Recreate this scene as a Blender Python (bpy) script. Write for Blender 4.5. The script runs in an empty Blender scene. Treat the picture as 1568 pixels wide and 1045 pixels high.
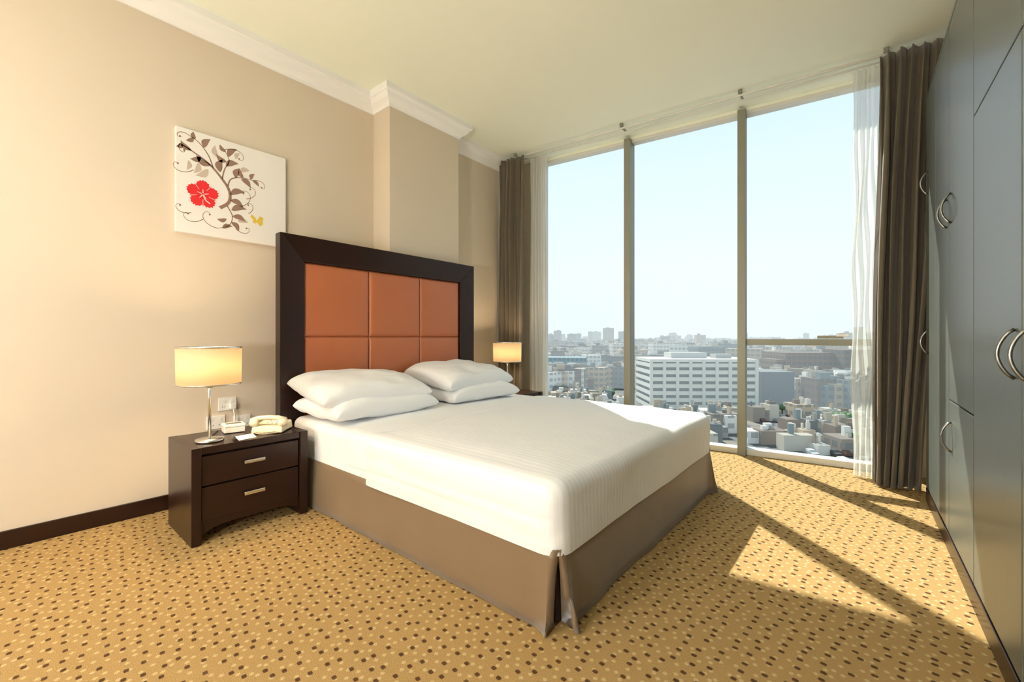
import bpy, bmesh, math, random
from mathutils import Vector, Matrix, noise
random.seed(7)
R=math.radians
scene=bpy.context.scene
try:
    scene.view_settings.view_transform='Standard'
    scene.view_settings.look='None'
except Exception as e: print(e)
COL=scene.collection

# ---------------------------------------------------------------- materials
def mat(name,col,rough=0.6,metal=0.0,spec=0.5,noise_s=0,noise_a=0.0,bump=0.0,bump_s=50,sheen=0,coat=0,stretch=None,emit=None,emit_s=0):
    m=bpy.data.materials.new(name); m.use_nodes=True
    nt=m.node_tree; b=nt.nodes['Principled BSDF']
    b.inputs['Base Color'].default_value=(*col,1); b.inputs['Roughness'].default_value=rough
    b.inputs['Metallic'].default_value=metal
    b.inputs['Specular IOR Level'].default_value=spec
    if sheen: b.inputs['Sheen Weight'].default_value=sheen
    if coat:
        b.inputs['Coat Weight'].default_value=coat; b.inputs['Coat Roughness'].default_value=0.15
    if emit:
        b.inputs['Emission Color'].default_value=(*emit,1); b.inputs['Emission Strength'].default_value=emit_s
    tc=nt.nodes.new('ShaderNodeTexCoord'); mp=nt.nodes.new('ShaderNodeMapping')
    nt.links.new(tc.outputs['Object'],mp.inputs['Vector'])
    if stretch: mp.inputs['Scale'].default_value=stretch
    if noise_s:
        n=nt.nodes.new('ShaderNodeTexNoise'); n.inputs['Scale'].default_value=noise_s; n.inputs['Detail'].default_value=5
        nt.links.new(mp.outputs['Vector'],n.inputs['Vector'])
        mx=nt.nodes.new('ShaderNodeMix'); mx.data_type='RGBA'
        mx.inputs[6].default_value=(*[c*(1-noise_a) for c in col],1)
        mx.inputs[7].default_value=(*[min(1,c*(1+noise_a)) for c in col],1)
        nt.links.new(n.outputs['Fac'],mx.inputs[0]); nt.links.new(mx.outputs[2],b.inputs['Base Color'])
    if bump:
        n2=nt.nodes.new('ShaderNodeTexNoise'); n2.inputs['Scale'].default_value=bump_s; n2.inputs['Detail'].default_value=4
        nt.links.new(mp.outputs['Vector'],n2.inputs['Vector'])
        bp=nt.nodes.new('ShaderNodeBump'); bp.inputs['Strength'].default_value=bump; bp.inputs['Distance'].default_value=0.01
        nt.links.new(n2.outputs['Fac'],bp.inputs['Height']); nt.links.new(bp.outputs['Normal'],b.inputs['Normal'])
    return m
def srgb(r,g,b):
    f=lambda c:(c/255/12.92) if c/255<=0.04045 else ((c/255+0.055)/1.055)**2.4
    return (f(r),f(g),f(b))

M_wall=mat('wall_paint',srgb(215,202,182),0.75,noise_s=3,noise_a=0.015,bump=0.03,bump_s=250)
M_ceil=mat('ceiling_paint',srgb(246,250,232),0.8,noise_s=2,noise_a=0.01)
M_crown=mat('crown_white',srgb(248,248,245),0.5)
M_dark=mat('dark_wenge',srgb(37,20,13),0.3,spec=0.4,noise_s=6,noise_a=0.3,stretch=(1,1,14))
M_darkh=mat('dark_wenge_horizontal',srgb(38,20,13),0.28,spec=0.4,noise_s=6,noise_a=0.3,stretch=(4,1,14))
M_leather=mat('orange_leather',srgb(180,106,68),0.34,spec=0.5,noise_s=5,noise_a=0.06,bump=0.12,bump_s=220)
M_sheet=mat('white_linen',srgb(243,244,245),0.85,sheen=0.2,bump=0.12,bump_s=9)
M_pillow=mat('pillow_cotton',srgb(244,245,246),0.85,sheen=0.2,bump=0.3,bump_s=6)
M_skirt=mat('taupe_satin',srgb(120,100,75),0.42,spec=0.4,noise_s=4,noise_a=0.05,sheen=0.3,bump=0.1,bump_s=8)
M_curt=mat('taupe_curtain',srgb(97,88,72),0.75,sheen=0.25,noise_s=10,noise_a=0.1)
M_chrome=mat('brushed_chrome',(0.75,0.75,0.73),0.2,metal=1)
M_white=mat('white_plastic',srgb(238,236,230),0.4)
M_phone=mat('ivory_plastic',srgb(232,220,186),0.4)
M_grey=mat('grey_plastic',srgb(90,90,88),0.5)
M_frame=mat('window_frame_bronze',srgb(140,140,124),0.45,metal=0.1)
M_framew=mat('window_frame_white',srgb(225,224,214),0.5)
M_ward=mat('wardrobe_laminate',srgb(89,94,87),0.3,spec=0.5,noise_s=5,noise_a=0.08,stretch=(8,8,0.8),bump=0.03,bump_s=60)
M_gap=mat('wardrobe_gap',srgb(18,16,14),0.8)
M_handle=mat('pewter_handle',(0.28,0.28,0.26),0.3,metal=1)

def stripes():
    m=mat('striped_satin_duvet',srgb(241,239,234),0.8,sheen=0.2)
    nt=m.node_tree;b=nt.nodes['Principled BSDF']
    tc=nt.nodes.new('ShaderNodeTexCoord'); sp=nt.nodes.new('ShaderNodeSeparateXYZ'); nt.links.new(tc.outputs['Object'],sp.inputs[0])
    mu=nt.nodes.new('ShaderNodeMath');mu.operation='MULTIPLY';mu.inputs[1].default_value=2*math.pi/0.030
    nt.links.new(sp.outputs['Y'],mu.inputs[0])
    si=nt.nodes.new('ShaderNodeMath');si.operation='SINE';nt.links.new(mu.outputs[0],si.inputs[0])
    mx=nt.nodes.new('ShaderNodeMapRange');mx.inputs[1].default_value=-0.3;mx.inputs[2].default_value=0.3
    nt.links.new(si.outputs[0],mx.inputs[0])
    c=nt.nodes.new('ShaderNodeMix');c.data_type='RGBA'
    c.inputs[6].default_value=(*srgb(239,240,240),1);c.inputs[7].default_value=(*srgb(245,246,247),1)
    nt.links.new(mx.outputs[0],c.inputs[0]);nt.links.new(c.outputs[2],b.inputs['Base Color'])
    n=nt.nodes.new('ShaderNodeTexNoise');n.inputs['Scale'].default_value=6;n.inputs['Detail'].default_value=3
    nt.links.new(tc.outputs['Object'],n.inputs['Vector'])
    ad=nt.nodes.new('ShaderNodeMath');ad.operation='MULTIPLY_ADD';ad.inputs[1].default_value=0.045
    nt.links.new(mx.outputs[0],ad.inputs[0]);nt.links.new(n.outputs['Fac'],ad.inputs[2])
    bp=nt.nodes.new('ShaderNodeBump');bp.inputs['Strength'].default_value=0.2;bp.inputs['Distance'].default_value=0.02
    nt.links.new(ad.outputs[0],bp.inputs['Height']);nt.links.new(bp.outputs['Normal'],b.inputs['Normal'])
    return m
M_duvet=stripes()

def carpet():
    m=bpy.data.materials.new('dotted_carpet');m.use_nodes=True;nt=m.node_tree;b=nt.nodes['Principled BSDF'];N=nt.nodes.new;L=nt.links.new
    b.inputs['Roughness'].default_value=0.95;b.inputs['Specular IOR Level'].default_value=0.1
    tc=N('ShaderNodeTexCoord');mp=N('ShaderNodeMapping');mp.inputs['Rotation'].default_value=(0,0,R(8));mp.inputs['Scale'].default_value=(1,1,0)
    L(tc.outputs['Object'],mp.inputs['Vector'])
    def dots(rot,scale,rnd,lo,hi,off,sx=1.0):
        p=N('ShaderNodeMapping');p.inputs['Rotation'].default_value=(0,0,R(rot));p.inputs['Scale'].default_value=(scale*sx,scale,0.0);p.inputs['Location'].default_value=(off,off*0.7,0)
        L(mp.outputs['Vector'],p.inputs['Vector'])
        v=N('ShaderNodeTexVoronoi');v.voronoi_dimensions='2D';v.inputs['Scale'].default_value=1;v.inputs['Randomness'].default_value=rnd;v.distance='MINKOWSKI';v.inputs['Exponent'].default_value=3.5
        L(p.outputs['Vector'],v.inputs['Vector'])
        r=N('ShaderNodeMapRange');r.inputs[1].default_value=lo;r.inputs[2].default_value=hi;r.inputs[3].default_value=1;r.inputs[4].default_value=0
        L(v.outputs['Distance'],r.inputs[0]);return r.outputs[0],v
    d1,v1=dots(0,20,0.5,0.12,0.175,0,0.8)
    d2,v2=dots(45,25,0.6,0.13,0.2,3.3)
    n=N('ShaderNodeTexNoise');n.inputs['Scale'].default_value=260;n.inputs['Detail'].default_value=3;L(tc.outputs['Object'],n.inputs['Vector'])
    base=N('ShaderNodeMix');base.data_type='RGBA';base.inputs[6].default_value=(*srgb(150,119,73),1);base.inputs[7].default_value=(*srgb(188,157,105),1)
    L(n.outputs['Fac'],base.inputs[0])
    a=N('ShaderNodeMix');a.data_type='RGBA';a.inputs[7].default_value=(*srgb(208,186,140),1)
    s=N('ShaderNodeMath');s.operation='MULTIPLY';s.inputs[1].default_value=0.65;L(d2,s.inputs[0]);L(s.outputs[0],a.inputs[0]);L(base.outputs[2],a.inputs[6])
    c=N('ShaderNodeMix');c.data_type='RGBA';c.inputs[7].default_value=(*srgb(66,36,24),1)
    s2=N('ShaderNodeMath');s2.operation='MULTIPLY';s2.inputs[1].default_value=0.88;L(d1,s2.inputs[0]);L(s2.outputs[0],c.inputs[0]);L(a.outputs[2],c.inputs[6])
    L(c.outputs[2],b.inputs['Base Color'])
    bp=N('ShaderNodeBump');bp.inputs['Strength'].default_value=0.5;bp.inputs['Distance'].default_value=0.006;L(n.outputs['Fac'],bp.inputs['Height']);L(bp.outputs['Normal'],b.inputs['Normal'])
    return m
M_carpet=carpet()

def sheer():
    m=bpy.data.materials.new('sheer_voile');m.use_nodes=True;nt=m.node_tree;N=nt.nodes.new;L=nt.links.new
    nt.nodes.remove(nt.nodes['Principled BSDF']);out=nt.nodes['Material Output']
    d=N('ShaderNodeBsdfDiffuse');d.inputs[0].default_value=(.82,.82,.76,1);t=N('ShaderNodeBsdfTranslucent');t.inputs[0].default_value=(.8,.8,.74,1)
    tr=N('ShaderNodeBsdfTransparent');a=N('ShaderNodeMixShader');b=N('ShaderNodeMixShader')
    a.inputs[0].default_value=.5;L(d.outputs[0],a.inputs[1]);L(t.outputs[0],a.inputs[2])
    w=N('ShaderNodeTexNoise');w.inputs['Scale'].default_value=300
    mr=N('ShaderNodeMapRange');mr.inputs[3].default_value=.25;mr.inputs[4].default_value=.5;L(w.outputs['Fac'],mr.inputs[0]);L(mr.outputs[0],b.inputs[0])
    L(a.outputs[0],b.inputs[1]);L(tr.outputs[0],b.inputs[2]);L(b.outputs[0],out.inputs[0]);return m
M_sheer=sheer()
def glass():
    m=bpy.data.materials.new('window_glass');m.use_nodes=True;nt=m.node_tree;N=nt.nodes.new;L=nt.links.new
    nt.nodes.remove(nt.nodes['Principled BSDF']);out=nt.nodes['Material Output']
    tr=N('ShaderNodeBsdfTransparent');tr.inputs[0].default_value=(.985,.995,.995,1);g=N('ShaderNodeBsdfGlossy');g.inputs['Roughness'].default_value=0.35
    mx=N('ShaderNodeMixShader');mx.inputs[0].default_value=.01;L(tr.outputs[0],mx.inputs[1]);L(g.outputs[0],mx.inputs[2]);L(mx.outputs[0],out.inputs[0]);return m
M_glass=glass()
def shade_mat():
    m=bpy.data.materials.new('lampshade_fabric');m.use_nodes=True;nt=m.node_tree;N=nt.nodes.new;L=nt.links.new
    nt.nodes.remove(nt.nodes['Principled BSDF']);out=nt.nodes['Material Output']
    d=N('ShaderNodeBsdfDiffuse');d.inputs[0].default_value=(.9,.82,.66,1);t=N('ShaderNodeBsdfTranslucent');t.inputs[0].default_value=(.95,.82,.60,1)
    w=N('ShaderNodeTexNoise');w.inputs['Scale'].default_value=200
    mr=N('ShaderNodeMapRange');mr.inputs[3].default_value=.6;mr.inputs[4].default_value=.7;L(w.outputs['Fac'],mr.inputs[0])
    a=N('ShaderNodeMixShader');L(mr.outputs[0],a.inputs[0]);L(d.outputs[0],a.inputs[1]);L(t.outputs[0],a.inputs[2]);L(a.outputs[0],out.inputs[0]);return m
M_shade=shade_mat()

# ---------------------------------------------------------------- mesh helpers
def empty(name,loc=(0,0,0)):
    e=bpy.data.objects.new(name,None);e.location=loc;e.empty_display_size=0.1;COL.objects.link(e);return e
def parent_to(o,p):
    o.parent=p;o.matrix_parent_inverse=Matrix.Translation(-Vector(p.location))
def add(name,verts,faces,m,parent=None,smooth=False,M=None):
    me=bpy.data.meshes.new(name);
    if M is not None: verts=[tuple(M@Vector(v)) for v in verts]
    me.from_pydata([tuple(v) for v in verts],[],faces);me.update()
    bm=bmesh.new();bm.from_mesh(me);bmesh.ops.recalc_face_normals(bm,faces=bm.faces);bm.to_mesh(me);bm.free()
    if m: me.materials.append(m)
    if smooth:
        for p in me.polygons:p.use_smooth=True
    o=bpy.data.objects.new(name,me);COL.objects.link(o)
    if parent: parent_to(o,parent)
    return o
def boxvf(lo,hi):
    x0,y0,z0=lo;x1,y1,z1=hi
    return [(x0,y0,z0),(x1,y0,z0),(x1,y1,z0),(x0,y1,z0),(x0,y0,z1),(x1,y0,z1),(x1,y1,z1),(x0,y1,z1)],[(0,3,2,1),(4,5,6,7),(0,1,5,4),(1,2,6,5),(2,3,7,6),(3,0,4,7)]
def box(name,lo,hi,m,parent=None,bevel=0,M=None,seg=2):
    v,f=boxvf(lo,hi);o=add(name,v,f,m,parent,M=M)
    if bevel:
        b=o.modifiers.new('b','BEVEL');b.width=bevel;b.segments=seg;b.limit_method='ANGLE'
        for p in o.data.polygons:p.use_smooth=True
        wn=o.modifiers.new('w','WEIGHTED_NORMAL');wn.keep_sharp=False
    return o
def lathe(name,prof,c,m,parent=None,n=40,M=None,closed=False):
    v=[];f=[];k=len(prof)
    for i in range(n):
        a=2*math.pi*i/n
        for r,z in prof: v.append((c[0]+r*math.cos(a),c[1]+r*math.sin(a),c[2]+z))
    for i in range(n):
        j=(i+1)%n
        for q in range(k if closed else k-1):
            q2=(q+1)%k
            f.append((i*k+q,j*k+q,j*k+q2,i*k+q2))
    return add(name,v,f,m,parent,smooth=True,M=M)
def tube(name,pts,r,m,parent=None,n=8,M=None):
    pts=[Vector(p) for p in pts];v=[];f=[]
    for i,p in enumerate(pts):
        t=(pts[min(i+1,len(pts)-1)]-pts[max(i-1,0)]).normalized()
        a=t.cross(Vector((0.13,0.31,0.94)));a=a.normalized();b=t.cross(a)
        rr=r(i/(len(pts)-1)) if callable(r) else r
        for k in range(n):
            g=2*math.pi*k/n;v.append(p+rr*(math.cos(g)*a+math.sin(g)*b))
    for i in range(len(pts)-1):
        for k in range(n):f.append((i*n+k,i*n+(k+1)%n,(i+1)*n+(k+1)%n,(i+1)*n+k))
    f.append(tuple(range(n)));f.append(tuple((len(pts)-1)*n+k for k in range(n)))
    return add(name,v,f,m,parent,smooth=True,M=M)

# ---------------------------------------------------------------- room shell
XW=-3.46; XP=-3.21; PY0=2.212; PY1=3.027; H=3.26; YB=-2.6; XR=1.05
MW=Matrix.Translation((0,4.62,0))@Matrix.Rotation(math.atan(0.115),4,'Z')
yw=lambda x:4.62+0.115*x
v=[(XW-.1,YB-.1,0),(XR+.1,YB-.1,0),(XR+.1,yw(XR+.1)+.12,0),(XW-.1,yw(XW-.1)+.12,0)]
def slab(name,v,z0,z1,m):
    n=len(v);vv=[(a,b,z0) for a,b,_ in v]+[(a,b,z1) for a,b,_ in v]
    f=[tuple(range(n)),tuple(range(n,2*n))]+[(i,(i+1)%n,n+(i+1)%n,n+i) for i in range(n)]
    return add(name,vv,f,m)
slab('floor',v,-.12,0,M_carpet)
slab('ceiling',v,H,H+.12,M_ceil)
box('wall_left',(XW-.1,YB,0),(XW,yw(XW)+.0,H),M_wall)
box('wall_pilaster',(XW,PY0,0),(XP,PY1,H),M_wall)
box('wall_back',(XW,YB-.1,0),(XR,YB,H),M_wall)
box('wall_right',(XR,YB,0),(XR+.1,yw(XR),H),M_wall)
SL,SR=-3.08,0.17
wf=empty('wall_front',(0,4.62,0))
HW=3.23;HF=.03
box('pier_left',(-3.5,0.0,0),(SL,.12,H),M_wall,wf,M=MW)
box('pier_right',(SR,0.0,0),(1.10,.12,H),M_wall,wf,M=MW)
box('header',(SL,0.0,HW),(SR,.12,H),M_ceil,wf,M=MW)
path=[((XW,YB),(1,0)),((XW,PY0),(1,-1)),((XP,PY0),(1,-1)),((XP,PY1),(1,1)),((XW,PY1),(1,1)),((XW,yw(XW)-.02),(1,0))]
cz=3.115
prof=[(0,0),(.012,0),(.016,.018),(.03,.03),(.06,.05),(.08,.085),(.092,.09),(.1,.1),(.1,H-cz)]
vv=[];ff=[];k=len(prof)
for (x,y),(nx,ny) in path:
    for o,z in prof: vv.append((x+o*nx,y+o*ny,cz+z))
for i in range(len(path)-1):
    for q in range(k-1): ff.append((i*k+q,(i+1)*k+q,(i+1)*k+q+1,i*k+q+1))
add('trim_1',vv,ff,M_crown)
box('baseboard_left',(XW,YB,0),(XW+.016,PY0,.095),M_darkh,bevel=.003)
box('baseboard_back',(XW+.016,YB,0),(XR,YB+.016,.095),M_darkh,bevel=.003)
box('baseboard_pilaster',(XP,PY0,0),(XP+.004,PY1,.095),M_darkh)

S=[SL,-2.01,-.925,SR]
for i in range(3):
    w=empty('window_%d'%(i+1),tuple(MW@Vector(((S[i]+S[i+1])/2,0,0))))
    a,b=S[i],S[i+1]
    la=.034; 
    box('frame_left',(a,-.02,0),(a+la+.0,.1,HW),M_frame if i>0 else M_framew,w,M=MW,bevel=.003)
    box('frame_right',(b-la,-.02,0),(b,.1,HW),M_frame if i<2 else M_framew,w,M=MW,bevel=.003)
    if i>0: box('mullion_cap',(a-.034,-.06,0),(a+.034,-.0205,HW),M_frame,w,M=MW,bevel=.003)
    box('head',(a+la,.0,HW-HF),(b-la,.1,HW),M_framew,w,M=MW,bevel=.003)
    box('sill',(a+la,-.02,0.0),(b-la,.1,.055),M_framew,w,M=MW,bevel=.004)
    if i<2:
        box('glass',(a+la,.05,.055),(b-la,.056,HW-HF),M_glass,w,M=MW)
    else:
        box('transom',(a+la,-.02,1.03),(b-la,.1,1.085),M_frame,w,M=MW,bevel=.003)
        box('glass_lower',(a+la,.05,.055),(b-la,.056,1.03),M_glass,w,M=MW)
        box('glass_upper',(a+la,.05,1.085),(b-la,.056,HW-HF),M_glass,w,M=MW)
        c=(a+b)/2+.12
        box('lock_body',(c-.09,-.04,1.09),(c+.09,-.018,1.115),M_frame,w,M=MW,bevel=.003)
        box('lock_lever',(c+.04,-.055,1.105),(c+.13,-.04,1.135),M_chrome,w,M=MW,bevel=.004)

ry=lambda x:4.245+.1*x
rod=empty('curtain_rod',(-1.5,ry(-1.5),3.22))
tube('rail',[(x,ry(x),3.212) for x in (-3.44,-2,-.5,.55)],.010,M_framew,rod)
tube('rail_sheer',[(x,ry(x)+.1,3.215) for x in (-3.44,-2,-.5,.55)],.007,M_framew,rod)
for x in (-3.2,-1.92,-.862,.1):
    box('bracket',(x-.008,ry(x)-.012,3.215),(x+.008,ry(x)+.11,3.226),M_frame,rod)
    box('bracket_stem',(x-.014,ry(x)-.014,3.224),(x+.014,ry(x)+.014,H),M_frame,rod)

def curtain(name,x0,x1,z0,z1,folds,amp,m,dy=0,seed=0,flare=(0,0),nz=40,wob=.3,th=.003,kx=0):
    rnd=random.Random(seed);n=folds*18;v=[];f=[]
    ph=[rnd.uniform(-.5,.5) for _ in range(folds+2)];am=[rnd.uniform(.6,1.15) for _ in range(folds+2)]
    for iz in range(nz+1):
        tz=iz/nz;z=z1+(z0-z1)*tz
        for i in range(n+1):
            t=i/n;fi=t*folds;k=int(fi);fr=fi-k
            a0=am[k]*(1-fr)+am[k+1]*fr;p0=ph[k]*(1-fr)+ph[k+1]*fr
            arg=2*math.pi*fi+p0*(.4+wob*tz*2)
            A=amp*a0*(.55+.45*min(1,tz*4))*(1+.2*math.sin(tz*5+k*1.3))
            off=A*math.sin(arg)+.18*A*math.sin(2.3*arg+1.7+tz)
            xs=x0+(x1-x0)*t+(flare[0]*(1-t)+flare[1]*t)*tz+A*.45*math.sin(2*arg+.6)*.5+.008*math.sin(tz*7+fi)
            xs+=kx*math.sin(tz*22+fi*1.7)*(.3+.7*abs(math.sin(tz*3)))
            if tz>.85: off+=.012*(tz-.85)/.15*math.sin(fi*9+tz*30)
            v.append((xs,ry(xs)+dy+off,z))
    for iz in range(nz):
        for i in range(n):
            a=iz*(n+1)+i;f.append((a,a+1,a+n+2,a+n+1))
    o=add(name,v,f,m,smooth=True)
    if th:
        s=o.modifiers.new('s','SOLIDIFY');s.thickness=th
    return o
curtain('curtain',-3.415,-3.05,.01,3.20,5,.062,M_curt,seed=3,dy=-.02)
curtain('curtain',.06,.47,.01,3.20,6,.085,M_curt,seed=5,flare=(-.04,-.18),dy=-.03)
curtain('sheer_curtain',-3.07,-2.84,.01,3.20,5,.022,M_sheer,dy=.11,seed=8,th=0)
curtain('sheer_curtain',-.10,.09,.01,3.20,5,.022,M_sheer,dy=.11,seed=9,flare=(.0,0),th=0,kx=.010)

# ---------------------------------------------------------------- bed
bed=empty('bed',(-2.0,2.32,0))
BX0,BX1,BY0,BY1=-3.12,-.885,1.335,3.305
box('base',(BX0,BY0+.03,.02),(BX1-.03,BY1-.03,.3),M_dark,bed)
def soft_box(name,x0,x1,y0,y1,z0,z1,r,m,parent,crown=.02,wr=.004,seed=0,seam=0):
    v=[];f=[]
    prof=[]
    ns=14
    for i in range(ns+1): prof.append((-.0,z0+(z1-r-z0)*i/ns))
    for i in range(1,8):
        a=math.pi/2*i/7; prof.append((r*(1-math.cos(a)),z1-r+r*math.sin(a)))
    cx,cy=(x0+x1)/2,(y0+y1)/2
    def ring(ins):
        pts=[];rc=max(.01,.085-ins);X0,X1,Y0,Y1=x0+ins,x1-ins,y0+ins,y1-ins
        corners=[((X1-rc,Y0+rc),-90),((X1-rc,Y1-rc),0),((X0+rc,Y1-rc),90),((X0+rc,Y0+rc),180)]
        for q,((ax,ay),a0) in enumerate(corners):
            for j in range(9):
                a=R(a0+90*j/8);pts.append((ax+rc*math.cos(a),ay+rc*math.sin(a)))
            nxt=corners[(q+1)%4];a=R(nxt[1]);pe=(nxt[0][0]+rc*math.cos(a),nxt[0][1]+rc*math.sin(a))
            p0=pts[-1];N=60
            for j in range(1,N): pts.append((p0[0]+(pe[0]-p0[0])*j/N,p0[1]+(pe[1]-p0[1])*j/N))
        return pts
    rings=[]
    def push(pts,zf):
        s=len(v)
        for (x,y) in pts: v.append((x,y,zf(x,y)))
        rings.append((s,len(pts)))
    def cz_(x,y):
        u=min(1,abs(2*(x-cx)/(x1-x0)));w=min(1,abs(2*(y-cy)/(y1-y0)))
        return crown*(1-u**4)*(1-w**4)
    for ins,z in prof: push(ring(ins),lambda x,y:z)
    insmax=min(x1-x0,y1-y0)/2-.02
    for i in range(1,26):
        ins=r+(insmax-r)*(i/25)
        push(ring(ins),lambda x,y:z1+cz_(x,y)*min(1,i/4))
    for (a,n),(b,_) in zip(rings[:-1],rings[1:]):
        for j in range(n): f.append((a+j,a+(j+1)%n,b+(j+1)%n,b+j))
    a,n=rings[-1];f.append(tuple(a+j for j in range(n)))
    for i,(x,y,z) in enumerate(v):
        p=Vector((x*2.2+seed,y*2.2,z*5));d=noise.noise_vector(p)*wr+noise.noise_vector(p*3)*wr*.4
        side=1 if z<z1-r*1.2 else .6
        dx,dy=d.x*side,d.y*side
        if seam and z<z1-r:
            h_=seam*(math.sin(z*150+math.sin(x*2)*1.5)*.5+math.sin(z*90+x*1.3))*max(0,math.sin((z-z0)/(z1-r-z0+1e-6)*math.pi))
            if y<y0+.02: dy-=h_
        v[i]=(x+dx,y+dy,z+(d.z if z>z0+.02 else 0)*.8)
    return add(name,v,f,m,parent,smooth=True)
soft_box('mattress_sheet',BX0,BX1,BY0,BY1,.30,.545,.05,M_sheet,bed,crown=.015,seed=1)
soft_box('duvet',-2.2,BX1+.015,BY0-.018,BY1+.018,.285,.56,.07,M_duvet,bed,crown=.02,seed=5,wr=.008,seam=.0026)
soft_box('sheet_turndown',-2.42,-2.1,BY0-.010,BY1+.010,.36,.556,.05,M_sheet,bed,crown=.012,seed=9)
def skirt():
    zs=[0.004,.05,.1,.16,.22,.27,.31];z_top=.31
    x0=BX0+.05;xc=BX1+.005;y0=BY0-.006;y1=BY1+.006
    P=[]
    N=46
    for i in range(N): 
        t=i/N;P.append((x0+(xc-.05-x0)*t,y0,0,-1,0,0))
    P+= [(xc-.05,y0,0,-1,.01,-.012),(xc-.03,y0,0,-1,.0,-.014),(xc-.012,y0,0,-.6,-.012,.015),(xc-.006,y0+.006,0,0,-.06,.10),(xc,y0+.012,.6,0,-.02,.03),(xc,y0+.03,1,0,.02,.012),(xc,y0+.05,1,0,.012,.0)]
    for i in range(1,N): 
        t=i/N;P.append((xc,y0+.05+(y1-.1-y0)*t,1,0,0,0))
    P+= [(xc,y1-.05,1,0,.012,0),(xc,y1-.03,1,0,.02,-.012),(xc,y1-.012,.6,0,-.02,-.03),(xc-.006,y1-.006,0,0,-.06,-.1),(xc-.012,y1,0,.6,-.012,-.015),(xc-.03,y1,0,1,0,.014),(xc-.05,y1,0,1,.01,.012)]
    for i in range(1,N+1): 
        t=i/N;P.append((xc-.05+(x0-xc+.05)*t,y1,0,1,0,0))
    v=[];f=[]
    for z in zs:
        k=1-z/z_top
        for j,(x,y,nx,ny,dx,dy) in enumerate(P):
            o=.016*k+ .018*k*noise.noise(Vector((x*3,y*3,0)))+.0015*k*math.sin(j*.9)
            v.append((x+nx*o+dx*k*2.2,y+ny*o+dy*k*2.2,z))
    n=len(P)
    for a in range(len(zs)-1):
        for j in range(n-1): f.append((a*n+j,a*n+j+1,(a+1)*n+j+1,(a+1)*n+j))
    o=add('bed_skirt',v,f,M_skirt,bed,smooth=True)
    s=o.modifiers.new('s','SOLIDIFY');s.thickness=.004
skirt()
def pillow(name,c,sx,sy,h,rot=(0,0,0),seed=0):
    n=34;v=[];f=[]
    Mx=Matrix.Translation(c)@Matrix.Rotation(R(rot[2]),4,'Z')@Matrix.Rotation(R(rot[1]),4,'Y')@Matrix.Rotation(R(rot[0]),4,'X')
    for side in (1,-1):
        for i in range(n+1):
            for j in range(n+1):
                su=-1+2*i/n;sw=-1+2*j/n
                u=math.sin(su*math.pi/2)*.5+su*.5;w=math.sin(sw*math.pi/2)*.5+sw*.5
                e=(max(0,1-abs(u)**3.6))**.5*(max(0,1-abs(w)**4.2))**.5
                x=u*sx/2*(1-.04*(1-w*w)*abs(u)**3);y=w*sy/2*(1-.04*(1-u*u)*abs(w)**3)
                nn=noise.noise(Vector((u*1.8+seed,w*2.2,seed*1.3)))*.020+noise.noise(Vector((u*5+seed,w*4,seed)))*.009
                z=side*(h/2)*e**.72*(1 if side>0 else .85)+nn*e**.5+(.004*noise.noise(Vector((u*7,w*7,seed))) )-.014*abs(w)**3
                v.append((x,y,z))
    m1=(n+1)*(n+1)
    for s in (0,1):
        for i in range(n):
            for j in range(n):
                a=s*m1+i*(n+1)+j;f.append((a,a+1,a+n+2,a+n+1))
    o=add(name,v,f,M_pillow,bed,smooth=True,M=Mx)
    bm=bmesh.new();bm.from_mesh(o.data);bmesh.ops.remove_doubles(bm,verts=bm.verts,dist=.0012);bmesh.ops.recalc_face_normals(bm,faces=bm.faces);bm.to_mesh(o.data);bm.free()
    ss=o.modifiers.new('s','SUBSURF');ss.levels=1;ss.render_levels=1
pillow('pillow_1',(-2.79,1.75,.632),.58,.84,.175,(0,2,2),1)
pillow('pillow_2',(-2.83,1.72,.748),.58,.84,.18,(0,9,-2),2)
pillow('pillow_3',(-2.79,2.74,.632),.58,.80,.175,(0,2,-2),3)
pillow('pillow_4',(-2.84,2.71,.765),.58,.84,.20,(0,9,3),4)
HY0,HY1,HZ=1.27,3.165,1.83
iy0,iy1,iz=1.45,2.995,1.65
xb,xf,xi=XP+.006,-3.125,-3.15
vv=[(xb,HY0,0),(xb,HY0,HZ),(xb,HY1,HZ),(xb,HY1,0),
    (xf,HY0,0),(xf,HY0,HZ),(xf,HY1,HZ),(xf,HY1,0),
    (xi,iy0,0),(xi,iy0,iz),(xi,iy1,iz),(xi,iy1,0),
    (xb,iy0,0),(xb,iy0,iz),(xb,iy1,iz),(xb,iy1,0)]
ff=[]
for a,b in ((0,1),(1,2),(2,3)):
    ff+=[(a,b,b+4,a+4),(a+4,b+4,b+8,a+8),(a+8,b+8,b+12,a+12),(a+12,b+12,b,a)]
ff+=[(0,4,8,12),(3,7,11,15)]
o=add('headboard_frame',vv,ff,M_dark,bed)
b=o.modifiers.new('b','BEVEL');b.width=.004;b.segments=2
tube('mitre_left',[(xf+.0005,HY0+.003,HZ-.003),(xi+.0005,iy0,iz)],.0015,M_gap,bed,n=5)
tube('mitre_right',[(xf+.0005,HY1-.003,HZ-.003),(xi+.0005,iy1,iz)],.0015,M_gap,bed,n=5)
cols=[iy0,1.985,2.508,iy1];rows=[.55,1.105,iz]
box('headboard_back',(xb+.002,iy0,.3),(xi-.035,iy1,iz),M_leather,bed)
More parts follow.
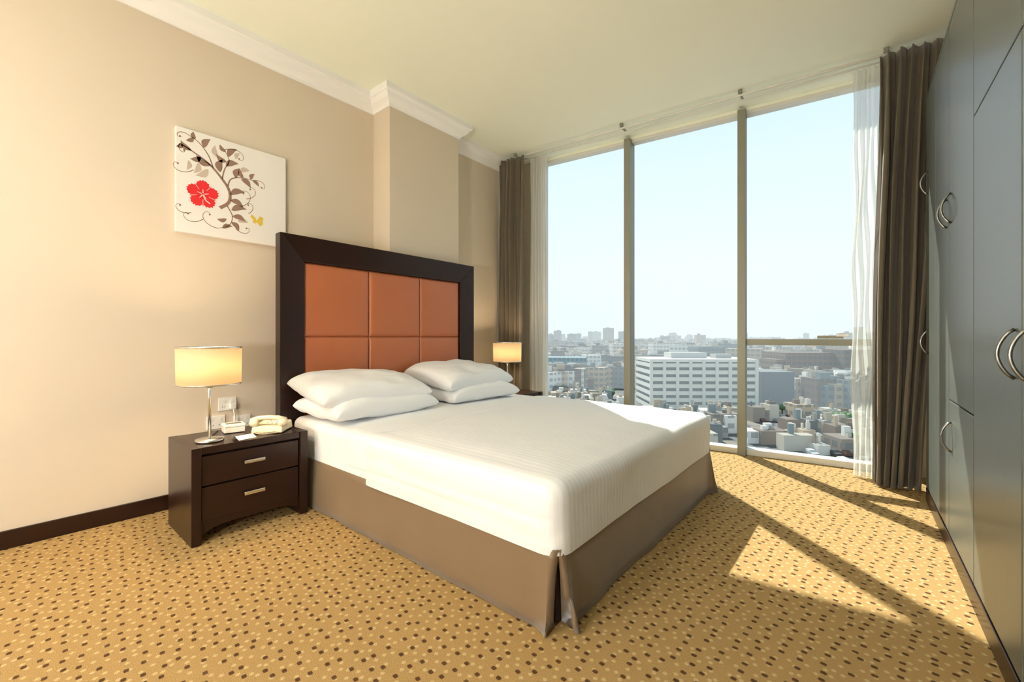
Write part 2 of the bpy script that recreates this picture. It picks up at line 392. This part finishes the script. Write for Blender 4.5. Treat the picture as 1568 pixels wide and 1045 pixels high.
for i in range(3):
    for j in range(2):
        n=24;v=[];f=[];a,bb=cols[i],cols[i+1];c,d=rows[j],rows[j+1]
        for p in range(n+1):
            for q in range(n+1):
                s=lambda t:.5-.5*math.cos(math.pi*t)
                u=s(p/n);w=s(q/n);ed=min(u*(bb-a),(1-u)*(bb-a),w*(d-c),(1-w)*(d-c))
                hgt=.022*(1-math.exp(-ed/.009))+.005*(1-(2*u-1)**2)*(1-(2*w-1)**2)
                pk=.0012*math.sin(40*(u+w))*math.exp(-ed/.02)
                v.append((xi-.032+hgt+pk,a+u*(bb-a),c+w*(d-c)))
        for p in range(n):
            for q in range(n):
                k=p*(n+1)+q;f.append((k,k+1,k+n+2,k+n+1))
        add('headboard_panel',v,f,M_leather,bed,smooth=True)

# ---------------------------------------------------------------- nightstands
def nightstand(y0,y1):
    xb_,xf_=-3.17,-2.713;e=empty('nightstand',((xb_+xf_)/2,(y0+y1)/2,0));h=.516
    t=.045
    box('side_left',(xb_,y0,0),(xf_,y0+t,h),M_dark,e,bevel=.003)
    box('side_right',(xb_,y1-t,0),(xf_,y1,h),M_dark,e,bevel=.003)
    box('top',(xb_,y0+t,h-.04),(xf_-.012,y1-t,h-.002),M_darkh,e,bevel=.001)
    box('back',(xb_,y0+t,.08),(xb_+.015,y1-t,h-.04),M_dark,e)
    box('carcass',(xb_+.015,y0+t,.10),(xf_-.05,y1-t,h-.045),M_dark,e)
    ym=(y0+y1)/2
    for a,b,n in ((.305,h-.052,'drawer_upper'),(.115,.297,'drawer_lower')):
        box(n,(xf_-.05,y0+t+.004,a),(xf_-.018,y1-t-.004,b),M_darkh,e,bevel=.003)
        zc=(a+b)/2+.01
        box(n+'_handle',(xf_-.004,ym-.055,zc-.010),(xf_+.006,ym+.055,zc+.010),M_chrome,e,bevel=.004)
        for s in (-.04,.04): box(n+'_post',(xf_-.02,ym+s-.004,zc-.004),(xf_-.002,ym+s+.004,zc+.004),M_chrome,e)
    v=[];f=[];n=14
    for i in range(n+1):
        u=i/n;y=y0+t+(y1-y0-2*t)*u;dz=.10-.045*abs(2*u-1)**6
        for x in (xf_-.045,xf_-.02): v+= [(x,y,dz-.02),(x,y,.116)]
    for i in range(n):
        a=i*4;b=a+4
        f+=[(a,b,b+1,a+1),(a+2,b+2,b+3,a+3),(a,b,b+2,a+2),(a+1,b+1,b+3,a+3)]
    add('apron',v,f,M_dark,e)
    return e
nightstand(.664,1.268)
nightstand(3.335,3.80)

# ---------------------------------------------------------------- table lamps
def lamp(x,y,power,r=.155):
    z=.515;e=empty('table_lamp',(x,y,z))
    lathe('base',[(0,0),(.068,0),(.07,.004),(.068,.014),(.03,.02),(.012,.024),(0,.024)],(x,y,z+.001),M_chrome,e)
    lathe('pole',[(.0,0),(.008,0),(.008,.46),(0,.46)],(x,y,z+.022),M_chrome,e,n=16)
    lathe('collar',[(.0,0),(.014,0),(.016,.02),(.012,.03),(0,.03)],(x,y,z+.30),M_chrome,e,n=20)
    zb,zt=.838,1.045
    lathe('shade',[(r-.003,zb),(r,zt),(r-.002,zt),(r-.005,zb)],(x,y,0),M_shade,e,n=64,closed=True)
    lathe('rim_top',[(r-.004,zt-.005),(r+.002,zt-.005),(r+.002,zt+.003),(r-.004,zt+.003)],(x,y,0),M_chrome,e,n=64,closed=True)
    lathe('rim_bottom',[(r-.007,zb-.003),(r-.001,zb-.003),(r-.001,zb+.005),(r-.007,zb+.005)],(x,y,0),M_chrome,e,n=64,closed=True)
    for a in (30,150,270):
        tube('spider',[(x,y,zt-.03),(x+(r-.004)*math.cos(R(a)),y+(r-.004)*math.sin(R(a)),zt-.008)],.0018,M_chrome,e,n=6)
    lathe('bulb',[(0,-.045),(.012,-.04),(.014,-.02),(.027,.0),(.027,.02),(.015,.036),(0,.04)],(x,y,.92),mat('bulb_glow',(1,.9,.7),.4,emit=(1,.72,.4),emit_s=12),e,n=20)
    L=bpy.data.lights.new('lamp_bulb_light','POINT');L.energy=power;L.color=(1,.72,.44);L.shadow_soft_size=.05
    o=bpy.data.objects.new('bulb_light',L);COL.objects.link(o);o.location=(x,y,.935)
    parent_to(o,e)
    tube('flex',[(x-.06,y+.02,z+.006),(x-.15,y+.05,z+.004),(x-.28,y+.12,z+.003)],.003,M_grey,e,n=6)
lamp(-2.86,.785,22)
lamp(-3.02,3.57,18)

ph=empty('telephone',(-2.86,1.13,.518))
Mp=Matrix.Translation((-2.88,1.125,.518))@Matrix.Rotation(R(48),4,'Z')
v=[(-.09,-.09,0),(.09,-.09,0),(.09,.09,0),(-.09,.09,0),(-.085,-.085,.038),(.085,-.085,.038),(.085,.085,.052),(-.085,.085,.052)]
o=add('phone_base',v,boxvf((0,0,0),(1,1,1))[1],M_phone,ph,M=Mp);b=o.modifiers.new('b','BEVEL');b.width=.008;b.segments=3
tube('handset',[(-.098,-.055,.072),(-.055,-.058,.088),(0,-.06,.092),(.055,-.058,.088),(.098,-.055,.072)],lambda t:.017-.004*math.sin(math.pi*t),M_phone,ph,n=12,M=Mp)
lathe('earpiece',[(0,-.030),(.024,-.030),(.028,-.012),(.024,.010),(0,.014)],(-.082,-.056,.070),M_phone,ph,n=20,M=Mp)
lathe('mouthpiece',[(0,-.030),(.024,-.030),(.028,-.012),(.024,.010),(0,.014)],(.082,-.056,.070),M_phone,ph,n=20,M=Mp)
for i in range(4):
    for j in range(3):
        xx=-.04+.026*i;yy=.005+.026*j;zz=.038+(yy+.085)/.17*.014
        box('key',(xx-.009,yy-.009,zz-.003),(xx+.009,yy+.009,zz+.004),M_white,ph,M=Mp)
pts=[]
for i in range(90):
    t=i/89;a=t*2*math.pi*16;pts.append((-.06+.12*t+.006*math.cos(a),-.098-.03*math.sin(math.pi*t),.009+.006*math.sin(a)))
tube('cord',pts,.002,M_phone,ph,n=5,M=Mp)
nb=empty('notepad_box',(-3.02,.97,.517))
Mn=Matrix.Translation((-3.04,.96,.5165))@Matrix.Rotation(R(-8),4,'Z')
box('box_body',(-.05,-.055,0),(.05,.055,.045),M_white,nb,bevel=.004,M=Mn)
box('box_lid',(-.052,-.057,.034),(.052,.057,.05),M_white,nb,bevel=.004,M=Mn)
box('box_slot',(-.02,-.04,.0495),(.02,.04,.051),M_grey,nb,M=Mn)
cd=empty('tent_card',(-2.79,.935,.516))
Mc=Matrix.Translation((-2.79,.935,.5165))@Matrix.Rotation(R(10),4,'Z')
add('card',[(-.040,-.050,0),(-.040,.050,0),(0,-.050,.018),(0,.050,.018),(.040,-.050,0),(.040,.050,0)],[(0,1,3,2),(2,3,5,4)],M_white,cd,M=Mc)
for (yy,zz) in ((1.055,.635),(.985,.515),(1.145,.50)):
    s=empty('wall_socket',(XW,yy,zz))
    box('plate',(XW,yy-.055,zz-.045),(XW+.01,yy+.055,zz+.045),M_white,s,bevel=.003)
    for q in (-.025,.025):
        box('switch',(XW+.01,yy+q-.009,zz+.01),(XW+.014,yy+q+.009,zz+.03),M_white,s,bevel=.001)
        for dd in (-.007,.007): box('pin_hole',(XW+.0095,yy+q+dd-.002,zz-.022),(XW+.0108,yy+q+dd+.002,zz-.014),M_grey,s)
s=empty('power_plug',(XW+.03,1.08,.62))
box('plug_body',(XW+.012,1.058,.60),(XW+.045,1.10,.64),M_white,s,bevel=.006)
tube('plug_cable',[(XW+.04,1.08,.60),(XW+.05,1.085,.55),(XW+.06,1.09,.40),(XW+.06,1.1,.1)],.004,M_white,s)

# ---------------------------------------------------------------- wall canvas
cv=empty('wall_art_canvas',(XW,1.095,2.125))
CY0,CY1,CZ0,CZ1=.757,1.435,1.785,2.465;CX=XW+.032
M_canvas=mat('canvas_white',srgb(236,233,228),0.8,bump=.1,bump_s=400)
M_br=mat('print_brown',srgb(140,112,97),.8);M_tan=mat('print_taupe',srgb(196,180,166),.8)
M_red=mat('print_red',srgb(220,34,40),.8);M_yel=mat('print_yellow',srgb(222,190,64),.8);M_dred=mat('print_pale_pink',srgb(240,200,190),.8)
box('canvas',(XW,CY0,CZ0),(CX,CY1,CZ1),M_canvas,cv,bevel=.003)
def C(u,v_,l=0): return (CX+.0006+.0004*l,CY0+u*(CY1-CY0),CZ0+v_*(CZ1-CZ0))
def bez(p,n=24):
    out=[]
    P=[p[0]]+list(p)+[p[-1]]
    for i in range(1,len(P)-2):
        for k in range(n):
            t=k/n;a,b,c,d=P[i-1],P[i],P[i+1],P[i+2]
            out.append(tuple(.5*((2*b[q])+(-a[q]+c[q])*t+(2*a[q]-5*b[q]+4*c[q]-d[q])*t*t+(-a[q]+3*b[q]-3*c[q]+d[q])*t**3) for q in (0,1)))
    out.append(p[-1]);return out
pv=[];pf=[]
def ribbon(p,w0,w1,l=0,V=None,F=None,n=14):
    V=pv if V is None else V;F=pf if F is None else F
    q=bez(p,n);s=len(V)
    for i,(a,b) in enumerate(q):
        i0=max(0,i-1);i1=min(len(q)-1,i+1);tx,ty=q[i1][0]-q[i0][0],q[i1][1]-q[i0][1];m_=math.hypot(tx,ty) or 1
        w=w0+(w1-w0)*i/(len(q)-1);nx,ny=-ty/m_*w/2,tx/m_*w/2
        V.append(C(a+nx,b+ny,l));V.append(C(a-nx,b-ny,l))
    for i in range(len(q)-1):F.append((s+2*i,s+2*i+1,s+2*i+3,s+2*i+2))
def leaf(u,v_,ang,L,W,l=0,V=None,F=None):
    V=pv if V is None else V;F=pf if F is None else F
    s=len(V);n=12;a=R(ang)
    for i in range(n+1):
        t=i/n;w=W*math.sin(math.pi*t**.8)*.5
        bx=.16*L*math.sin(math.pi*t)
        for sg in (1,-1):
            x=t*L;y=sg*w+bx;V.append(C(u+x*math.cos(a)-y*math.sin(a),v_+x*math.sin(a)+y*math.cos(a),l))
    for i in range(n):F.append((s+2*i,s+2*i+1,s+2*i+3,s+2*i+2))
def curl(u,v_,ang,size,turn,w=.007):
    pts=[];x,y=u,v_;a=R(ang)
    for i in range(14):
        pts.append((x,y));st=size*(1-i/15)*.16;x+=st*math.cos(a);y+=st*math.sin(a);a+=turn*(.18+.035*i)
    ribbon(pts,w,w*.45,n=3)
    s=len(pv)
    for i in range(10):pv.append(C(x+.009*math.cos(i*.628),y+.009*math.sin(i*.628)))
    pf.append(tuple(range(s,s+10)))
tanV=[];tanF=[]
ribbon([(.36,.30),(.44,.38),(.44,.50),(.36,.62),(.26,.72),(.14,.79),(.03,.84)],.034,.008,0)
ribbon([(.43,.54),(.46,.62),(.56,.66),(.68,.66)],.014,.005,0)
ribbon([(.38,.60),(.40,.70),(.44,.80),(.40,.90)],.013,.005)
ribbon([(.30,.69),(.26,.80),(.18,.90),(.08,.95)],.012,.005)
ribbon([(.42,.34),(.47,.24),(.44,.14),(.34,.09)],.012,.004)
for a in [(.28,.70,150,.14,.06),(.20,.76,205,.10,.05),(.12,.80,140,.11,.05),(.05,.835,215,.06,.04),(.22,.86,60,.12,.055),(.15,.92,100,.07,.04),(.14,.93,215,.08,.04),
          (.36,.66,80,.14,.065),(.41,.74,25,.13,.06),(.42,.78,150,.11,.05),(.43,.84,50,.13,.055),(.41,.88,130,.08,.04),
          (.50,.64,70,.12,.055),(.57,.66,110,.09,.045),(.55,.65,320,.12,.055),(.64,.665,60,.08,.04),(.66,.66,320,.08,.035),
          (.45,.46,20,.15,.06),(.45,.40,340,.13,.055),(.46,.30,15,.15,.06),(.47,.24,345,.13,.055),(.46,.18,310,.11,.05),(.38,.10,20,.10,.045),(.42,.2,190,.09,.04)]:
    leaf(*a)
for a in [(.66,.66,20,.16,-1),(.40,.90,30,.22,-1),(.08,.95,170,.10,1),(.03,.84,250,.10,1),(.34,.09,170,.22,-1),(.60,.45,20,.18,1),(.50,.12,320,.16,1),(.22,.16,220,.2,-1),(.12,.2,200,.16,-1),(.14,.62,220,.2,-1),(.55,.36,30,.22,1),(.62,.30,40,.14,1)]:
    curl(*a)
for a in [(.26,.66,220,.14,.06),(.18,.70,250,.12,.05),(.34,.80,100,.12,.05),(.1,.7,260,.1,.04),(.5,.84,60,.08,.04),(.54,.72,20,.1,.05),(.52,.2,0,.1,.05)]: leaf(*a,V=tanV,F=tanF,l=-1)
add('branch_print',pv,pf,M_br,cv);add('leaf_taupe_print',tanV,tanF,M_tan,cv)  # taupe leaves are part of the print, behind the branches
fv=[];fff=[];fu,fw=.215,.40
for i in range(5):
    a=90+72*i;s=len(fv);fv.append(C(fu,fw,2));n=16
    for j in range(n+1):
        t=-1+2*j/n;r_=.135*(1-.30*t*t)+.008*math.cos(7*t*3);aa=R(a+t*38);fv.append(C(fu+r_*math.cos(aa),fw+r_*math.sin(aa),2))
    for j in range(n):fff.append((s,s+1+j,s+2+j))
add('flower_print',fv,fff,M_red,cv)
dv=[];df=[]
for i in range(5):
    a=R(90+72*i);ribbon([(fu+.012*math.cos(a),fw+.012*math.sin(a)),(fu+.05*math.cos(a),fw+.05*math.sin(a))],.012,.004,4,dv,df)
    a=R(54+72*i);ribbon([(fu+.05*math.cos(a),fw+.05*math.sin(a)),(fu+.12*math.cos(a),fw+.12*math.sin(a))],.003,.008,4,dv,df)
ribbon([(fu,fw),(fu+.02,fw-.05),(fu+.06,fw-.08)],.01,.012,4,dv,df)
add('stamen_print',dv,df,M_dred,cv)
sil=[(0,0),(.03,.055),(.065,.04),(.055,.005),(.06,-.03),(.03,-.05),(0,-.015),(-.02,-.035),(-.04,-.02),(-.035,.005),(-.06,.03),(-.05,.06),(-.015,.03)]
wv=[C(.70,.24,2)]+[C(.70+a*1.0,.24+b,2) for a,b in sil]
wf_=[(0,i,i+1) for i in range(1,len(sil))]+[(0,len(sil),1)]
add('butterfly_print',wv,wf_,M_yel,cv)

# ---------------------------------------------------------------- wardrobe
ang=math.atan(.04/2.1)
wl=(.34,2.0,0)
MWd=Matrix.Translation(wl)@Matrix.Rotation(ang,4,'Z')
wd=empty('wardrobe',(.62,2.0,0))
WE=2.02
WT=2.70;DP=.52
box('carcass',(.022,-3.2,.09),(DP,WE,WT),M_gap,wd,M=MWd)
box('end_panel',(0.0,WE,0),(DP,WE+.02,WT),M_ward,wd,M=MWd,bevel=.002)
box('top_panel',(.0,-3.2,WT),(DP,WE+.02,WT+.02),M_ward,wd,M=MWd)
box('plinth',(-.004,-3.2,0),(.03,WE,.088),M_darkh,wd,M=MWd,bevel=.003)
seams=[WE,1.60,1.14,.55,-.10,-.75,-1.4,-2.05,-2.7,-3.2]
g=.0035
def door(y0,y1,z0,z1): box('door',(0,y0+g,z0+g),(.02,y1-g,z1-g),M_ward,wd,M=MWd,bevel=.0035)
for i in range(len(seams)-1):
    y1,y0=seams[i],seams[i+1]
    if i==2: parts=[(.09,.78),(.78,WT)]
    elif i>=3: parts=[(.09,2.0),(2.0,WT)]
    else: parts=[(.09,WT)]
    for a,b in parts: door(y0,y1,a,b)
def handle(y,z,L=.15):
    pts=[]
    for i in range(15):
        t=i/14;pts.append((-.036*math.sin(math.pi*t)**.7-.001,y,z+(t-.5)*L))
    tube('handle',pts,.0055,M_handle,wd,n=8,M=MWd)
for y,z in ((1.94,2.12),(1.94,1.07),(1.20,1.75),(1.07,1.75),(1.07,.6),(-.03,1.05),(-.17,1.05),(-.03,2.22),(-.17,2.22),(-1.33,1.05),(-1.47,1.05)):
    handle(y,z)

# ---------------------------------------------------------------- added fill lamps, unseen behind the camera
def added_fill_lamp(x,y,h,e,col):  # invented lamp out of view, added to brighten ceiling and walls
    fl=empty('added_fill_lamp',(x,y,0))
    lathe('base',[(0,0),(.15,0),(.15,.02),(.02,.03),(0,.03)],(x,y,.001),M_chrome,fl)
    lathe('pole',[(0,0),(.012,0),(.012,h-.1),(0,h-.1)],(x,y,.03),M_chrome,fl,n=14)
    lathe('bowl',[(.02,0),(.14,.07),(.17,.13),(.165,.13),(.135,.075),(.02,.01)],(x,y,h-.1),M_white,fl,closed=True)
    L=bpy.data.lights.new('added_fill_light','POINT');L.energy=e;L.color=col;L.shadow_soft_size=.14
    o=bpy.data.objects.new('light_source',L);COL.objects.link(o);o.location=(x,y,h+.2);parent_to(o,fl)
added_fill_lamp(-2.3,-1.9,1.05,105,(1,.93,.84))
added_fill_lamp(-.6,-1.5,.85,150,(1,.99,.95))
def ceiling_fill(x,y,e,col):  # made-up ceiling fixture out of view, added for general fill
    d=empty('added_ceiling_fill',(x,y,H))
    lathe('ring',[(.12,-.02),(.24,-.02),(.25,0),(.12,0)],(x,y,H),M_white,d,closed=True)
    lathe('fill_diffuser',[(0,-.03),(.15,-.028),(.22,-.018)],(x,y,H),mat('fill_diffuser',(.9,.9,.85),.5,emit=(1,.95,.86),emit_s=1),d)
    L=bpy.data.lights.new('added_ceiling_fill_source','AREA');L.shape='DISK';L.size=.4;L.energy=e;L.color=col
    o=bpy.data.objects.new('light_source',L);COL.objects.link(o);o.location=(x,y,H-.04);parent_to(o,d)
ceiling_fill(-1.6,-.9,35,(1,.97,.90))

# ---------------------------------------------------------------- sun & world
sd=Vector((.72,-.69,-1.0))
L=bpy.data.lights.new('sun','SUN');L.energy=9.0;L.angle=R(.7);L.color=(1,.98,.89)
so=bpy.data.objects.new('sun',L);COL.objects.link(so);so.rotation_euler=sd.to_track_quat('-Z','Y').to_euler();so.location=(-8,14,14)
w=bpy.data.worlds.new('world');scene.world=w;w.use_nodes=True;nt=w.node_tree;N=nt.nodes.new;LK=nt.links.new
bg=nt.nodes['Background'];tc=N('ShaderNodeTexCoord');sp=N('ShaderNodeSeparateXYZ');cr=N('ShaderNodeValToRGB')
LK(tc.outputs['Generated'],sp.inputs[0]);LK(sp.outputs['Z'],cr.inputs[0]);LK(cr.outputs[0],bg.inputs[0])
e=cr.color_ramp.elements;e[0].position=0.0;e[0].color=(*srgb(218,231,235),1);e[1].position=.6;e[1].color=(*srgb(180,216,238),1)
x=cr.color_ramp.elements.new(.15);x.color=(*srgb(222,235,240),1)
x=cr.color_ramp.elements.new(.35);x.color=(*srgb(211,229,240),1)
bg.inputs[1].default_value=1.3

# ---------------------------------------------------------------- city
GZ=-30
CITY=empty('city_skyline',(-100,400,GZ))
HAZE_GLOW=srgb(216,228,232)
def city_mat():
    m=bpy.data.materials.new('city_facade');m.use_nodes=True;nt=m.node_tree;N=nt.nodes.new;L=nt.links.new;b=nt.nodes['Principled BSDF'];out=nt.nodes['Material Output']
    at=N('ShaderNodeAttribute');at.attribute_name='Col';uv=N('ShaderNodeUVMap');uv.uv_map='UVMap'
    sp=N('ShaderNodeSeparateXYZ');L(uv.outputs[0],sp.inputs[0])
    def win(o,per,lo):
        d=N('ShaderNodeMath');d.operation='DIVIDE';d.inputs[1].default_value=per;L(o,d.inputs[0])
        f=N('ShaderNodeMath');f.operation='FRACT';L(d.outputs[0],f.inputs[0])
        g=N('ShaderNodeMath');g.operation='GREATER_THAN';g.inputs[1].default_value=lo;L(f.outputs[0],g.inputs[0]);return g.outputs[0]
    a=win(sp.outputs[0],3.0,.3);c=win(sp.outputs[1],3.3,.5)
    mu=N('ShaderNodeMath');mu.operation='MULTIPLY';L(a,mu.inputs[0]);L(c,mu.inputs[1])
    m2=N('ShaderNodeMath');m2.operation='MULTIPLY';m2.inputs[1].default_value=.6;L(mu.outputs[0],m2.inputs[0])
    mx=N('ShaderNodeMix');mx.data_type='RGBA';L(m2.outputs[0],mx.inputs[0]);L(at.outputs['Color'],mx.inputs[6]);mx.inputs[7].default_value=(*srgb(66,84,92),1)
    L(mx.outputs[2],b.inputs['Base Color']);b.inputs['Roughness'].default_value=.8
    em=N('ShaderNodeEmission');em.inputs[0].default_value=(*HAZE_GLOW,1);ms=N('ShaderNodeMixShader');L(at.outputs['Alpha'],ms.inputs[0]);L(b.outputs[0],ms.inputs[1]);L(em.outputs[0],ms.inputs[2]);L(ms.outputs[0],out.inputs[0])  # haze painted in as sky-coloured glow, stronger with distance
    return m
M_city=city_mat()
def city(name,blds,parent=CITY):
    V=[];F=[];UV=[];CC=[]
    for (cx,cy,w_,d_,z0,zt,rot,col,hz,win) in blds:
        s=len(V);ca,sa=math.cos(rot),math.sin(rot)
        cs=[(-w_/2,-d_/2),(w_/2,-d_/2),(w_/2,d_/2),(-w_/2,d_/2)]
        for z in (z0,zt):
            for a,b in cs: V.append((cx+a*ca-b*sa,cy+a*sa+b*ca,z))
        for i in range(4):
            j=(i+1)%4;F.append((s+i,s+j,s+j+4,s+i+4));Lh=w_ if i%2==0 else d_
            if win: UV+=[(0,0),(Lh,0),(Lh,zt-z0),(0,zt-z0)]
            else: UV+=[(0,0)]*4
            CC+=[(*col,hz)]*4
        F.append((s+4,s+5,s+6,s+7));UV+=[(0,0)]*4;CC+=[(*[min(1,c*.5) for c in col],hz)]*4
    me=bpy.data.meshes.new(name);me.from_pydata(V,[],F);u=me.uv_layers.new(name='UVMap')
    for i,l in enumerate(UV):u.data[i].uv=l
    ca_=me.color_attributes.new('Col','FLOAT_COLOR','CORNER')
    for i,c in enumerate(CC):ca_.data[i].color=c
    me.materials.append(M_city);o=bpy.data.objects.new(name,me);COL.objects.link(o);parent_to(o,parent);return o
B=[];rd=random.Random(11)
pal=[srgb(196,186,168),srgb(176,164,144),srgb(150,146,138),srgb(210,204,192),srgb(136,122,108),srgb(112,128,130),srgb(188,166,138),srgb(94,102,104),srgb(222,218,210),srgb(120,104,90)]
def house(x_,y_,w_,d_,hh,rot,col,hz,win=True):
    B.append((x_,y_,w_,d_,GZ,GZ+hh,rot,col,hz,win))
    ca,sa=math.cos(rot),math.sin(rot)
    for q in range(rd.randint(1,3)):
        a,b=rd.uniform(-.3,.3)*w_,rd.uniform(-.3,.3)*d_
        B.append((x_+a*ca-b*sa,y_+a*sa+b*ca,w_*rd.uniform(.1,.3),d_*rd.uniform(.1,.3),GZ+hh-.2,GZ+hh+rd.uniform(1,3),rot,rd.choice(pal),hz,False))
reserved=[(-62,205,46),(-26,325,46),(-38,224,22),(-172,262,46),(-196,250,24)]
def free(x_,y_,r_):
    return all(math.hypot(x_-a,y_-b)>r_+c*.6 for a,b,c in reserved)
for i in range(3600):
    r_=215*math.exp(rd.random()*2.5);an=R(rd.uniform(-60,32))
    x_,y_=r_*math.sin(an),r_*math.cos(an)
    w_=rd.uniform(9,22)*(1+r_/3500);d_=rd.uniform(9,20)
    if not free(x_,y_,w_*.6): continue
    if r_<300 and abs(x_+60)<70 and y_<235: continue
    hh=rd.uniform(6,17)+ (rd.random()**3)*9+min(8,r_/220)
    if r_<330: hh=min(hh,13)
    if r_>800 and rd.random()<.05: hh=rd.uniform(33,50);w_*=.7
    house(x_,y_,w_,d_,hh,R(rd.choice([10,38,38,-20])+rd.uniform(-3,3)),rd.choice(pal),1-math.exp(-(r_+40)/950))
for i in range(330):
    x_,y_=rd.uniform(-190,50),rd.uniform(110,205)
    if not free(x_,y_,8): continue
    if -34<x_<30 and y_<140: continue
    w_=rd.uniform(3,11);d_=rd.uniform(3,8)
    house(x_,y_,w_,d_,rd.uniform(2.4,6),R(38),rd.choice(pal),.1,rd.random()<.5)
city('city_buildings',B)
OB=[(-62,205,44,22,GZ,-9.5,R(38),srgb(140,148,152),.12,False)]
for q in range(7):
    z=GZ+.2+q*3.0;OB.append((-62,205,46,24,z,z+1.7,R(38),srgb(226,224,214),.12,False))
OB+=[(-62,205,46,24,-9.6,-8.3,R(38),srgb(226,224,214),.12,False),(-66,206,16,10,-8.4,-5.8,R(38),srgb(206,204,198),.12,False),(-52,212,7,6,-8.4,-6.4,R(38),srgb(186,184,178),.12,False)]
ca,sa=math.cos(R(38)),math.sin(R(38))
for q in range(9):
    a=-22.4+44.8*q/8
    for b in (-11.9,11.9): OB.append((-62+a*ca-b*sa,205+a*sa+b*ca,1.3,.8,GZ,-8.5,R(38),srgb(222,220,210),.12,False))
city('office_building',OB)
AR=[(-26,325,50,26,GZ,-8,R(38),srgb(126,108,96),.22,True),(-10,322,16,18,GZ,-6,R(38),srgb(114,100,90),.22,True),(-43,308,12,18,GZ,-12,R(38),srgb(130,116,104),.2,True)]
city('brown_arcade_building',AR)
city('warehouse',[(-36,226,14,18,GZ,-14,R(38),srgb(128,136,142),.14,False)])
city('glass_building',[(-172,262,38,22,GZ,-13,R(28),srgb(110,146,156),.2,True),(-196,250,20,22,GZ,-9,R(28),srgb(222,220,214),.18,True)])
gm=bpy.data.materials.new('city_ground');gm.use_nodes=True;nt=gm.node_tree;N=nt.nodes.new;LK=nt.links.new;b=nt.nodes['Principled BSDF']
tc=N('ShaderNodeTexCoord');mp=N('ShaderNodeMapping');mp.inputs['Rotation'].default_value=(0,0,R(38));LK(tc.outputs['Object'],mp.inputs[0])
br=N('ShaderNodeTexBrick');br.inputs['Scale'].default_value=.018;br.inputs['Mortar Size'].default_value=.09;br.inputs['Color1'].default_value=(*srgb(140,132,116),1);br.inputs['Color2'].default_value=(*srgb(118,113,102),1);br.inputs['Mortar'].default_value=(*srgb(92,93,94),1)
LK(mp.outputs[0],br.inputs[0]);nn=N('ShaderNodeTexNoise');nn.inputs['Scale'].default_value=.05;LK(mp.outputs[0],nn.inputs[0]);mx=N('ShaderNodeMix');mx.data_type='RGBA';mx.blend_type='MULTIPLY';mx.inputs[0].default_value=.4;LK(br.outputs[0],mx.inputs[6]);LK(nn.outputs[0],mx.inputs[7]);LK(mx.outputs[2],b.inputs['Base Color']);b.inputs['Roughness'].default_value=.9
add('city_ground',[(-5000,20,GZ),(4000,20,GZ),(4000,7000,GZ),(-5000,7000,GZ)],[(0,1,2,3)],gm,CITY)
V=[];F=[];mats=[mat('car_white',srgb(176,176,174),.5),mat('car_silver',srgb(130,134,138),.5),mat('car_black',srgb(62,64,68),.5),mat('car_red',srgb(96,70,64),.5)];MI=[]
rc=random.Random(4)
for (ox,oy,rows,colsn) in ((-14,108,4,14),(-95,128,3,18),(-30,180,4,10)):
  for row in range(rows):
    for c in range(colsn):
        if rc.random()<.45:continue
        lx=c*2.9;ly=row*7.5+rc.uniform(-.3,.3)
        mi=rc.choice([0,0,0,1,1,2,2,3]);s=len(V)
        pr=[(-2.2,.3),(-2.2,.9),(-1.3,1.0),(-.8,1.5),(.9,1.5),(1.5,1.0),(2.2,.85),(2.2,.3)]
        for sx in (-.9,.9):
            for a,z in pr:
                sxx=sx*(.85 if z>1.2 else 1);px,py=lx+sxx,ly+a;V.append((ox+px*ca-py*sa,oy+px*sa+py*ca,GZ+z))
        k=len(pr);fs=[tuple(s+i for i in range(k)),tuple(s+k+i for i in range(k))]+[(s+i,s+(i+1)%k,s+k+(i+1)%k,s+k+i) for i in range(k)]
        F+=fs;MI+=[mi]*len(fs)
me=bpy.data.meshes.new('parked_cars');me.from_pydata(V,[],F)
for m_ in mats:me.materials.append(m_)
for p,i in zip(me.polygons,MI):p.material_index=i
o=bpy.data.objects.new('parked_cars',me);COL.objects.link(o);parent_to(o,CITY)
M_tree=mat('tree_foliage',srgb(84,112,78),.9,noise_s=1,noise_a=.3)
bm=bmesh.new();rt=random.Random(3)
spots=[(-128,190),(-124,194),(-132,195),(-30,212),(-26,215),(-34,210),(-60,150),(-10,190)]+[(rt.uniform(-170,20),rt.uniform(140,240)) for _ in range(20)]
for (x_,y_) in spots:
    if not free(x_,y_,3): continue
    for k in range(5):
        r_=rt.uniform(1.1,1.9);M_=Matrix.Translation((x_+rt.uniform(-1.5,1.5),y_+rt.uniform(-1.5,1.5),GZ+rt.uniform(3,4.5)))@Matrix.Diagonal((r_,r_,r_*.8,1))
        bmesh.ops.create_icosphere(bm,subdivisions=2,radius=1,matrix=M_)
    bmesh.ops.create_cone(bm,segments=6,radius1=.3,radius2=.25,depth=4,matrix=Matrix.Translation((x_,y_,GZ+2)))
for v_ in bm.verts: v_.co+=noise.noise_vector(v_.co*.6)*.5
me=bpy.data.meshes.new('street_trees');bm.to_mesh(me);bm.free();me.materials.append(M_tree);o=bpy.data.objects.new('street_trees',me);COL.objects.link(o);parent_to(o,CITY)

# ---------------------------------------------------------------- camera
cam=bpy.data.cameras.new('camera');co=bpy.data.objects.new('camera',cam);COL.objects.link(co)
cam.sensor_width=36;cam.clip_end=9000;cam.clip_start=.02
cam.lens=36*660/1568
cam.shift_y=-5.5/1568
co.location=(0,0,1.1);co.rotation_euler=(R(90),0,R(39.6))
scene.camera=co
